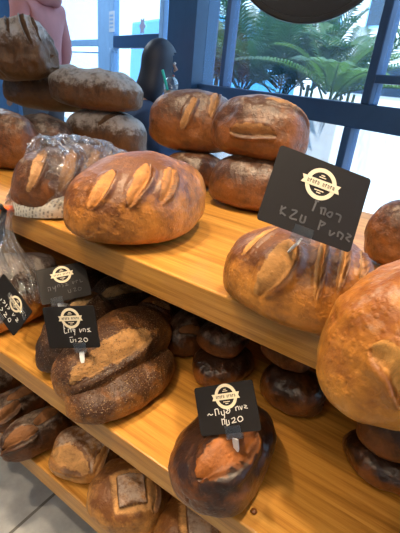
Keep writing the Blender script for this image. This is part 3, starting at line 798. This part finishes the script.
# ------------------------------------------------------------------ cafe table, cup, people
def at(px, py, dist):
    d = fwd + cr * ((px - 200) / FPX) + cu * ((266.5 - py) / FPX)
    return EYE + d * (dist / d.dot(fh))
tb = at(168, 105, 2.33) + rh * .14; TZ = .845
tab = empty('cafe_table', (tb.x, tb.y, 0)); tag(tab, 'small round pale cafe table by the door, under the iced drink', 'table')
PALE = plain('pale_table_top', (.50, .66, .78), .4)
mb = MB(); mb.lathe([(.001, TZ - .025), (.18, TZ - .025), (.185, TZ - .012), (.18, TZ), (.001, TZ)], 48); mb.build('table_top', PALE, tab)
mb = MB(); mb.tube([(0, 0, .02), (0, 0, TZ - .02)], .03, 16); mb.build('pedestal', FRAME, tab, True)
mb = MB(); mb.lathe([(.001, 0), (.16, 0), (.16, .012), (.05, .03), (.001, .03)], 32); mb.build('base', FRAME, tab)
cp = at(170, 100, 2.30)
cup = empty('drink_cup', (cp.x, cp.y, TZ)); tag(cup, 'clear plastic cup of iced drink with domed lid and green straw', 'cup')
mb = MB(); mb.lathe([(.001, .0), (.028, .0), (.040, .105), (.041, .108)], 28); mb.build('cup_body', CLEAR, cup, True)
mb = MB(); mb.lathe([(.001, .003), (.0265, .003), (.036, .085), (.001, .085)], 28); mb.build('drink', plain('milky_coffee', (.42, .32, .25), .3), cup, True)
mb = MB(); mb.lathe([(.041, .106), (.044, .109), (.040, .118), (.033, .135), (.020, .147), (.008, .150)], 28); mb.build('dome_lid', CLEAR, cup, True)
top = at(162.5, 70, 2.24) - cup.location
mb = MB(); mb.tube([(0.008, 0, .02), Vector((0.008, 0, .02)).lerp(top, .55), top], .0065, 10); mb.build('straw', plain('green_straw', (.02, .48, .36), .4), cup, True)

def skin_body(name, verts, edges, radii, mat, parent=None, root=0, sub=2):
    me = bpy.data.meshes.new(name); me.from_pydata([tuple(v) for v in verts], edges, []); me.update()
    o = link(name, me, mat, parent)
    sk = o.modifiers.new('skin', 'SKIN'); sk.use_smooth_shade = True
    for i, r in enumerate(radii):
        sv = me.skin_vertices[0].data[i]; sv.radius = r if isinstance(r, tuple) else (r, r); sv.use_root = (i == root)
    ss = o.modifiers.new('sub', 'SUBSURF'); ss.levels = sub; ss.render_levels = sub
    return o
SKINM = plain('skin', (.50, .28, .20), .5)
def person(base, heading, label, topcol, legcol, haircol, seated=False, scale=1.0, hood=False, lean=0.0, name_top='hoodie'):
    """figure facing local -Y; x right"""
    root = empty('person', base, (0, 0, heading)); tag(root, label, 'person'); root.scale = (scale,) * 3
    hz = .93 if not seated else .47
    def up(y, z, x=0): return (x, y - lean * max(0, z) * 1.0, hz + z)
    V = [up(0, 0), up(.01, .14), up(.01, .30), up(.0, .44), up(.0, .53), up(-.015, .60), up(-.02, .70)]
    Rr = [(.15, .11), (.13, .10), (.145, .105), (.12, .09), .052, .062, .085]
    E = [(i, i + 1) for i in range(6)]
    V.append(up(-.02, .755)); Rr.append(.07); E.append((6, 7))
    arms = {}
    for s in (-1, 1):
        i = len(V)
        if seated: pts = [up(0, .42, s * .17), up(-.10, .22, s * .25), up(-.34, .20, s * .14), up(-.42, .21, s * .12)]
        else: pts = [up(0, .43, s * .17), up(.03, .17, s * .235), up(-.08, -.06, s * .22), up(-.11, -.13, s * .21)]
        V += pts; Rr += [.055, .042, .032, (.04, .02)]; E += [(3, i), (i, i + 1), (i + 1, i + 2), (i + 2, i + 3)]
        arms[s] = i
        # fingers: five short chains rooted in the palm
        pal = Vector(pts[3]); dr = (Vector(pts[3]) - Vector(pts[2])).normalized(); sx = Vector((1, 0, 0))
        for f_ in range(4):
            j = len(V); b = pal + sx * (.012 * (f_ - 1.5)) + dr * .03; ln = (.052, .062, .058, .045)[f_]
            V += [tuple(b), tuple(b + dr * ln * .55 + Vector((0, -.006, -.006))), tuple(b + dr * ln + Vector((0, -.012, -.02)))]; Rr += [.0095, .0085, .007]; E += [(i + 3, j), (j, j + 1), (j + 1, j + 2)]
        j = len(V); b = pal - sx * s * .028
        V += [tuple(b), tuple(b + dr * .035 - sx * s * .012)]; Rr += [.011, .009]; E += [(i + 3, j), (j, j + 1)]
    legs = {}
    for s in (-1, 1):
        i = len(V)
        if seated: pts = [(s * .09, -.05, hz - .01), (s * .11, -.46, hz + .02), (s * .11, -.44, .09), (s * .12, -.56, .04)]
        else: pts = [(s * .09, 0, hz - .08), (s * .10, -.01, .50), (s * .10, .02, .09), (s * .11, -.12, .04)]
        V += pts; Rr += [.088, .06, .042, (.045, .035)]; E += [(0, i), (i, i + 1), (i + 1, i + 2), (i + 2, i + 3)]
        legs[s] = i
    skin_body('body', V, E, Rr, SKINM, root)
    # clothing follows the same joints, slightly fuller
    idx = [0, 1, 2, 3, 4] + [arms[-1] + k for k in range(3)] + [arms[1] + k for k in range(3)]
    mp = {v: k for k, v in enumerate(idx)}
    cv = [V[k] for k in idx]; ce = [(mp[a], mp[b]) for a, b in E if a in mp and b in mp]
    crd = []
    for k in idx:
        r = Rr[k]; crd.append(tuple(q * 1.16 + .006 for q in r) if isinstance(r, tuple) else r * 1.28 + .008)
    skin_body(name_top, cv, ce, crd, topcol, root)
    idx = [0] + [legs[-1] + k for k in range(3)] + [legs[1] + k for k in range(3)]
    mp = {v: k for k, v in enumerate(idx)}
    cv = [V[k] for k in idx]; ce = [(mp[a], mp[b]) for a, b in E if a in mp and b in mp]
    crd = [(.165, .125)] + [Rr[k] * 1.22 + .006 for k in idx[1:]]
    skin_body('trousers', cv, ce, crd, legcol, root)
    shoe = MB()
    for s in (-1, 1):
        f0 = V[legs[s] + 2]; f1 = V[legs[s] + 3]
        shoe.tube([(f0[0], f0[1] + .06, .045), (f0[0], f0[1], .05), (f1[0], f1[1], .042), (f1[0], f1[1] - .07, .035)], [.03, .048, .044, .025], 14)
        shoe.build('shoe', BLACKPL, root, True); shoe = MB()
    hc = Vector(up(-.02, .715))
    def ell(nm, c, r, mat, cutf=None, nz=24, na=36, drop=0.0):
        P = np.zeros((nz, na, 3))
        for i in range(nz):
            th = pi * i / (nz - 1)
            for j in range(na):
                a = 2 * pi * j / na
                P[i, j] = (c[0] + r[0] * sin(th) * cos(a), c[1] + r[1] * sin(th) * sin(a), c[2] + r[2] * cos(th))
        if drop:
            k = np.clip((P[..., 1] - c[1] + .04) / .08, 0, 1) * np.clip((c[2] - P[..., 2]) / r[2], 0, 1)
            P[..., 2] -= drop * k; P[..., :2] = np.array(c)[:2] + (P[..., :2] - np.array(c)[:2]) * (1 + .9 * k[..., None] * np.clip((c[2] - P[..., 2:3]) / r[2], 0, 1))
        me = grid_mesh(nm, P, True, {}, None if cutf is None else np.array([[cutf(P[i, j]) for j in range(na)] for i in range(nz)], float))
        return link(nm, me, mat, root, True)
    ell('hair', hc + Vector((0, .012, .015)), (.095, .115, .135), haircol, lambda p: p[1] > hc.y - .055 or p[2] > hc.z + .075, drop=.15 if seated else .03)
    # face: nose, eyes, mouth
    fy = hc.y - .088
    mb = MB(); mb.tube([(0, fy + .012, hc.z + .02), (0, fy - .012, hc.z - .015), (0, fy + .004, hc.z - .022)], [.007, .012, .009], 8); mb.build('nose', SKINM, root, True)
    for s in (-1, 1): ell('eye', Vector((s * .03, fy + .012, hc.z + .02)), (.012, .008, .008), PEG, nz=10, na=12)
    mb = MB(); mb.tube([(-.024, fy + .014, hc.z - .048), (0, fy + .002, hc.z - .050), (.024, fy + .014, hc.z - .048)], .006, 8); mb.build('mouth', plain('lips', (.45, .16, .14), .5), root, True)
    if hood:
        P = np.zeros((30, 60, 3))
        for i in range(30):
            a = 2 * pi * i / 29
            for j in range(60):
                b = 2 * pi * j / 60
                rr = .038 + .012 * max(0, sin(a)) + .005 * sin(b * 2 + a * 5)
                R0 = .088
                P[i, j] = ((R0 + rr * cos(b)) * cos(a) * 1.15, .02 + (R0 + rr * cos(b)) * sin(a) * 1.1, hz + .525 + rr * 1.25 * sin(b) - .02 * sin(a))
        link('hood', grid_mesh('hood', P, True), topcol, root, True)
    return root
PINK = plain('pink_sweatshirt', (.62, .27, .27), .85); NAVY = plain('dark_navy_cloth', (.020, .045, .11), .8)
GREYT = plain('grey_trousers', (.12, .13, .16), .8); DHAIR = plain('dark_hair', (.018, .022, .040), .5)
pk = at(40, 30, 3.25)
person((pk.x, pk.y, 0), atan2((pk - EYE).y, (pk - EYE).x) + radians(90 + 48), 'person in a pink hooded sweatshirt seen from behind, standing near the door', PINK, GREYT, DHAIR, hood=True, scale=.98)
hd = at(148, 70, 2.36)
hdg = atan2(rh.y, rh.x) + radians(90 + 26)   # local -Y points to the right of the picture
fdir = Vector((rh.x, rh.y, 0))
person((hd.x - fdir.x * .14, hd.y - fdir.y * .14, 0), hdg, 'person with dark hair in dark clothes sitting at the cafe table, leaning to the straw', NAVY, NAVY, DHAIR, seated=True, lean=.32, scale=.88, name_top='jacket')
st = empty('stool', (hd.x - fdir.x * .14, hd.y - fdir.y * .14, 0)); tag(st, 'dark round stool under the person leaning to the straw', 'stool')
mb = MB(); mb.lathe([(.001, .29), (.16, .29), (.165, .31), (.15, .325), (.001, .325)], 32); mb.build('seat', NAVYCOL, st)
for k in range(4):
    mb = MB(); a = pi / 4 + k * pi / 2; mb.tube([(.11 * cos(a), .11 * sin(a), .29), (.15 * cos(a), .15 * sin(a), 0)], .012, 8); mb.build('leg', NAVYCOL, st)

# ------------------------------------------------------------------ outside
PAV = plain('pavement', (.52, .52, .52), .8)
mb = MB(); fbox(mb, -22, 14, .12, 30, -.1, 0); tag(mb.build('ground', PAV), kind='structure')
LEAF = NT('palm_leaf'); LEAF.col(LEAF.ramp(LEAF.noise(6, 3), [(.3, (.008, .034, .020)), (.7, (.030, .085, .030))])); LEAF.set(rough=.55, spec=.3)
LEAFY = NT('light_leaf'); LEAFY.col(LEAFY.ramp(LEAFY.noise(6, 3), [(.3, (.014, .055, .018)), (.7, (.055, .13, .030))])); LEAFY.set(rough=.45)
for q, tc in ((LEAF, (.03, .11, .03)), (LEAFY, (.10, .22, .04))):
    td = q.n('ShaderNodeBsdfTranslucent'); td.inputs[0].default_value = (*tc, 1)
    mx = q.n('ShaderNodeMixShader'); mx.inputs[0].default_value = .35
    q.l(q.b.outputs[0], mx.inputs[1]); q.l(td.outputs[0], mx.inputs[2]); q.l(mx.outputs[0], q.out.inputs[0])
LEAF, LEAFY = LEAF.m, LEAFY.m
STEM = plain('leaf_stem', (.13, .15, .05), .6)
POT = plain('dark_planter', (.05, .055, .06), .6)
def frond(parent, base, az, length, droop, rise, leaflets, lw, mat, ll):
    rs = []; n = 14
    for i in range(n):
        t = i / (n - 1)
        rad = length * (t * cos(rise) + .12 * t * t); z = length * (t * sin(rise)) - droop * t * t * length
        rs.append(Vector((base[0] + rad * cos(az), base[1] + rad * sin(az), base[2] + z)))
    mb = MB(); mb.tube(rs, [.010 * (1 - .8 * i / n) for i in range(n)], 5)
    for k in range(leaflets):
        t = .12 + .86 * k / leaflets; f = t * (n - 1); i = min(n - 2, int(f)); p = rs[i].lerp(rs[i + 1], f - i); tg = (rs[i + 1] - rs[i]).normalized()
        side = tg.cross(Vector((0, 0, 1)))
        if side.length < .1: side = Vector((1, 0, 0))
        side.normalize(); nrm = side.cross(tg)
        l_ = ll * (.35 + .65 * sin(pi * min(1, .15 + t * .85))) * rnd.uniform(.85, 1.1)
        for s in (-1, 1):
            d = (side * s * .85 + tg * .6 + nrm * .18).normalized()
            mid = p + d * l_ * .5 + Vector((0, 0, .02 * l_)); end = p + d * l_ - Vector((0, 0, .22 * l_)); wv = (tg - d * tg.dot(d)).normalized() * lw
            mb.add([p - wv * .4, p + wv * .4, mid + wv, end, mid - wv, mid + nrm * lw * .3], [(0, 1, 2, 5), (0, 5, 4), (5, 2, 3), (4, 5, 3)])
    return mb.build('frond', mat, parent)
def palm(s, y, h, nf, length, label, mat=LEAF, droop=.35, leaflets=24, lw=.011, ll=.30, rise=(.5, 1.25), up=.0):
    p = fw(s, y, .74); h -= .74; h = max(h, .10); root = empty('palm_plant', p); tag(root, label, 'plant', 'plants outside the shop window')
    mb = MB()
    for k in range(4):
        a = k * 1.7; mb.tube([(.05 * cos(a), .05 * sin(a), .0), (.07 * cos(a), .07 * sin(a), h)], [.02, .014], 8)
    mb.build('stem', STEM, root)
    for k in range(nf):
        az = 2.399 * k + rnd.uniform(-.2, .2)
        frond(root, (.05 * cos(az), .05 * sin(az), h + rnd.uniform(-.06, .10)), az, length * rnd.uniform(.75, 1.1), droop * rnd.uniform(.7, 1.3), rnd.uniform(*rise), leaflets, lw, mat, ll)
    return root
palm(-2.75, 1.65, .95, 20, 1.20, 'palm with stiff dark fronds just right of the slim window post', LEAF, .12, 30, .010, .36, (.45, 1.45))
palm(-2.05, 1.60, .92, 14, 1.10, 'broad palm in the middle of the large window pane', LEAF, .32, 24, .013, .28, (.4, 1.3))
palm(-1.30, 1.50, .95, 15, 1.05, 'palm with drooping light fronds near the right post of the large pane', LEAFY, .42, 28, .010, .20, (.35, 1.35))
palm(-2.30, 2.25, 1.05, 11, 1.25, 'taller palm standing behind the broad palm outside', LEAF, .30, 24, .012, .28, (.5, 1.4))
palm(-1.75, 2.30, 1.00, 11, 1.25, 'tall palm behind the drooping light palm, towards the right post', LEAF, .30, 24, .012, .28, (.5, 1.4))
palm(-3.50, 1.75, 1.00, 28, 1.0, 'yellow green leafy plant filling the narrow window pane', LEAFY, .4, 12, .030, .22, (.3, 1.45))
tr = empty('added_white_trough', fw(-2.7, 1.85, 0)); tag(tr, 'added low white trough below the window bar, whitening the lower panes and holding the palms', 'planter')  # added trough; its white wall stands in for blown-out light behind the lower panes
Mi = Matrix.Translation(-tr.location) @ MF
WHITEW = plain('white_masonry', (.80, .80, .80), .8)
mb = MB()
for a, b in (((-4.6, 1.00, 0), (-.75, 1.06, .84)), ((-4.6, 2.65, 0), (-.75, 2.71, .84)), ((-4.6, 1.06, 0), (-4.54, 2.65, .84)), ((-.81, 1.06, 0), (-.75, 2.65, .84))): mb.box(a, b, Mi)
mb.build('trough_wall', WHITEW, tr, bevel=.006, seg=1)
mb = MB(); mb.box((-4.54, 1.06, .02), (-.81, 2.65, .74), Mi); mb.build('soil', plain('dark_soil', (.05, .035, .025), .9), tr)
def glossy(name, c, rough=.25): return plain(name, c, rough, coat=.5)
CARW = glossy('white_paint', (.80, .80, .80)); CARB = glossy('blue_paint', (.05, .30, .60)); CARS = glossy('silver_paint', (.45, .50, .56))
CGLASS = plain('car_glass', (.03, .05, .08), .1); RUBBER = plain('rubber', (.02, .02, .02), .7); TAILR = plain('tail_light_red', (.65, .03, .02), .3)
def car(s, y, hdg, mat, label, van=False):
    root = empty('car', fw(s, y, 0), (0, 0, hdg)); tag(root, label, 'van' if van else 'car', 'vehicles in the street')
    if van: prof = [(-2.3, .35), (-2.35, 1.0), (-2.25, 2.15), (1.2, 2.2), (1.75, 1.35), (2.3, 1.15), (2.35, .4)]; cab = [(.35, 1.30), (.35, 2.02), (1.12, 2.04), (1.62, 1.34)]
    else: prof = [(-2.15, .35), (-2.2, .95), (-1.75, 1.02), (-1.25, 1.48), (.25, 1.50), (1.05, 1.02), (2.05, .86), (2.2, .60), (2.15, .32)]; cab = [(-1.55, 1.02), (-1.15, 1.40), (.20, 1.42), (.85, 1.02)]
    mb = MB(); mb.prism(prof, -.85, .85); mb.build('car_body', mat, root, bevel=.05, seg=2)
    for sy in (-1, 1):
        mb = MB(); mb.prism(cab, sy * .853, sy * .862); mb.build('side_window', CGLASS, root)
    if not van:
        for a, b in (((-1.72, 1.04), (-1.28, 1.45)), ((.32, 1.46), (1.0, 1.06))):
            d = .012 if a[0] > 0 else -.012
            mb = MB(); mb.prism([a, b, (b[0] + d, b[1] + .01), (a[0] + d, a[1] + .01)], -.68, .68); mb.build('windscreen' if a[0] > 0 else 'rear_window', CGLASS, root)
    for sy in (-.62, .62):
        mb = MB(); mb.box((-2.23, sy - .14, .72), (-2.17, sy + .14, .90)); mb.build('tail_light', TAILR, root)
    for x in (-1.35, 1.35):
        for sy in (-.80, .80):
            M = Matrix.Translation((x, sy, .32)) @ Matrix.Rotation(pi / 2, 4, 'X')
            mb = MB(); mb.lathe([(.001, -.10), (.22, -.10), (.32, -.08), (.32, .08), (.22, .10), (.001, .10)], 28, M); wh = mb.build('wheel', RUBBER, root)
            mb = MB(); mb.lathe([(.001, -.115), (.19, -.105), (.19, .105), (.001, .115)], 20, M); mb.build('hub_cap', CARS, wh)
    return root
fa = atan2(FX.y, FX.x)
car(-2.4, 5.2, fa, CARW, 'white car parked outside beyond the glass door')
car(2.6, 5.6, fa + pi, CARB, 'blue car in the street behind the palms')
car(-7.7, 4.3, fa, CARB, 'blue van parked outside, seen through the glass door', van=True)
car(-12.5, 7.0, fa, CARS, 'silver car in the street to the left of the door')
car(-3.4, 9.5, fa + pi, CARW, 'white van across the street seen through the door glass', van=True)
car(6.5, 9.0, fa, CARW, 'white car across the street seen in the right window pane')
# houses across the street
HOUSE = plain('sunlit_render', (.66, .66, .66), .8)
def house(s0, s1, y, h, label):
    root = empty('building', fw((s0 + s1) / 2, y, 0)); tag(root, label, 'building')
    Mi = Matrix.Translation(-root.location) @ MF
    mb = MB(); mb.box((s0, y, 0), (s1, y + 4, h), Mi); mb.build('wall', HOUSE, root)
    k = s0 + 1
    while k < s1 - 1.6:
        for z in (.9, 3.6):
            if z + 1.4 < h:
                mb = MB(); mb.box((k, y - .03, z), (k + 1.1, y + .02, z + 1.4), Mi); fr = mb.build('window', FRAMEL, root)
                mb = MB(); mb.box((k + .08, y - .045, z + .08), (k + 1.02, y - .03, z + 1.32), Mi); mb.build('pane', CGLASS, fr)
        k += 2.4
    mb = MB(); mb.box((s0 - .2, y - .2, h), (s1 + .2, y + 4.2, h + .2), Mi); mb.build('roof', FRAME, root)
house(-20, -9, 15, 6, 'pale building across the street on the far left')
house(-8, 1, 15.5, 5.5, 'pale building across the street behind the door and palms')
house(2.2, 12, 15, 6, 'pale building across the street on the right')
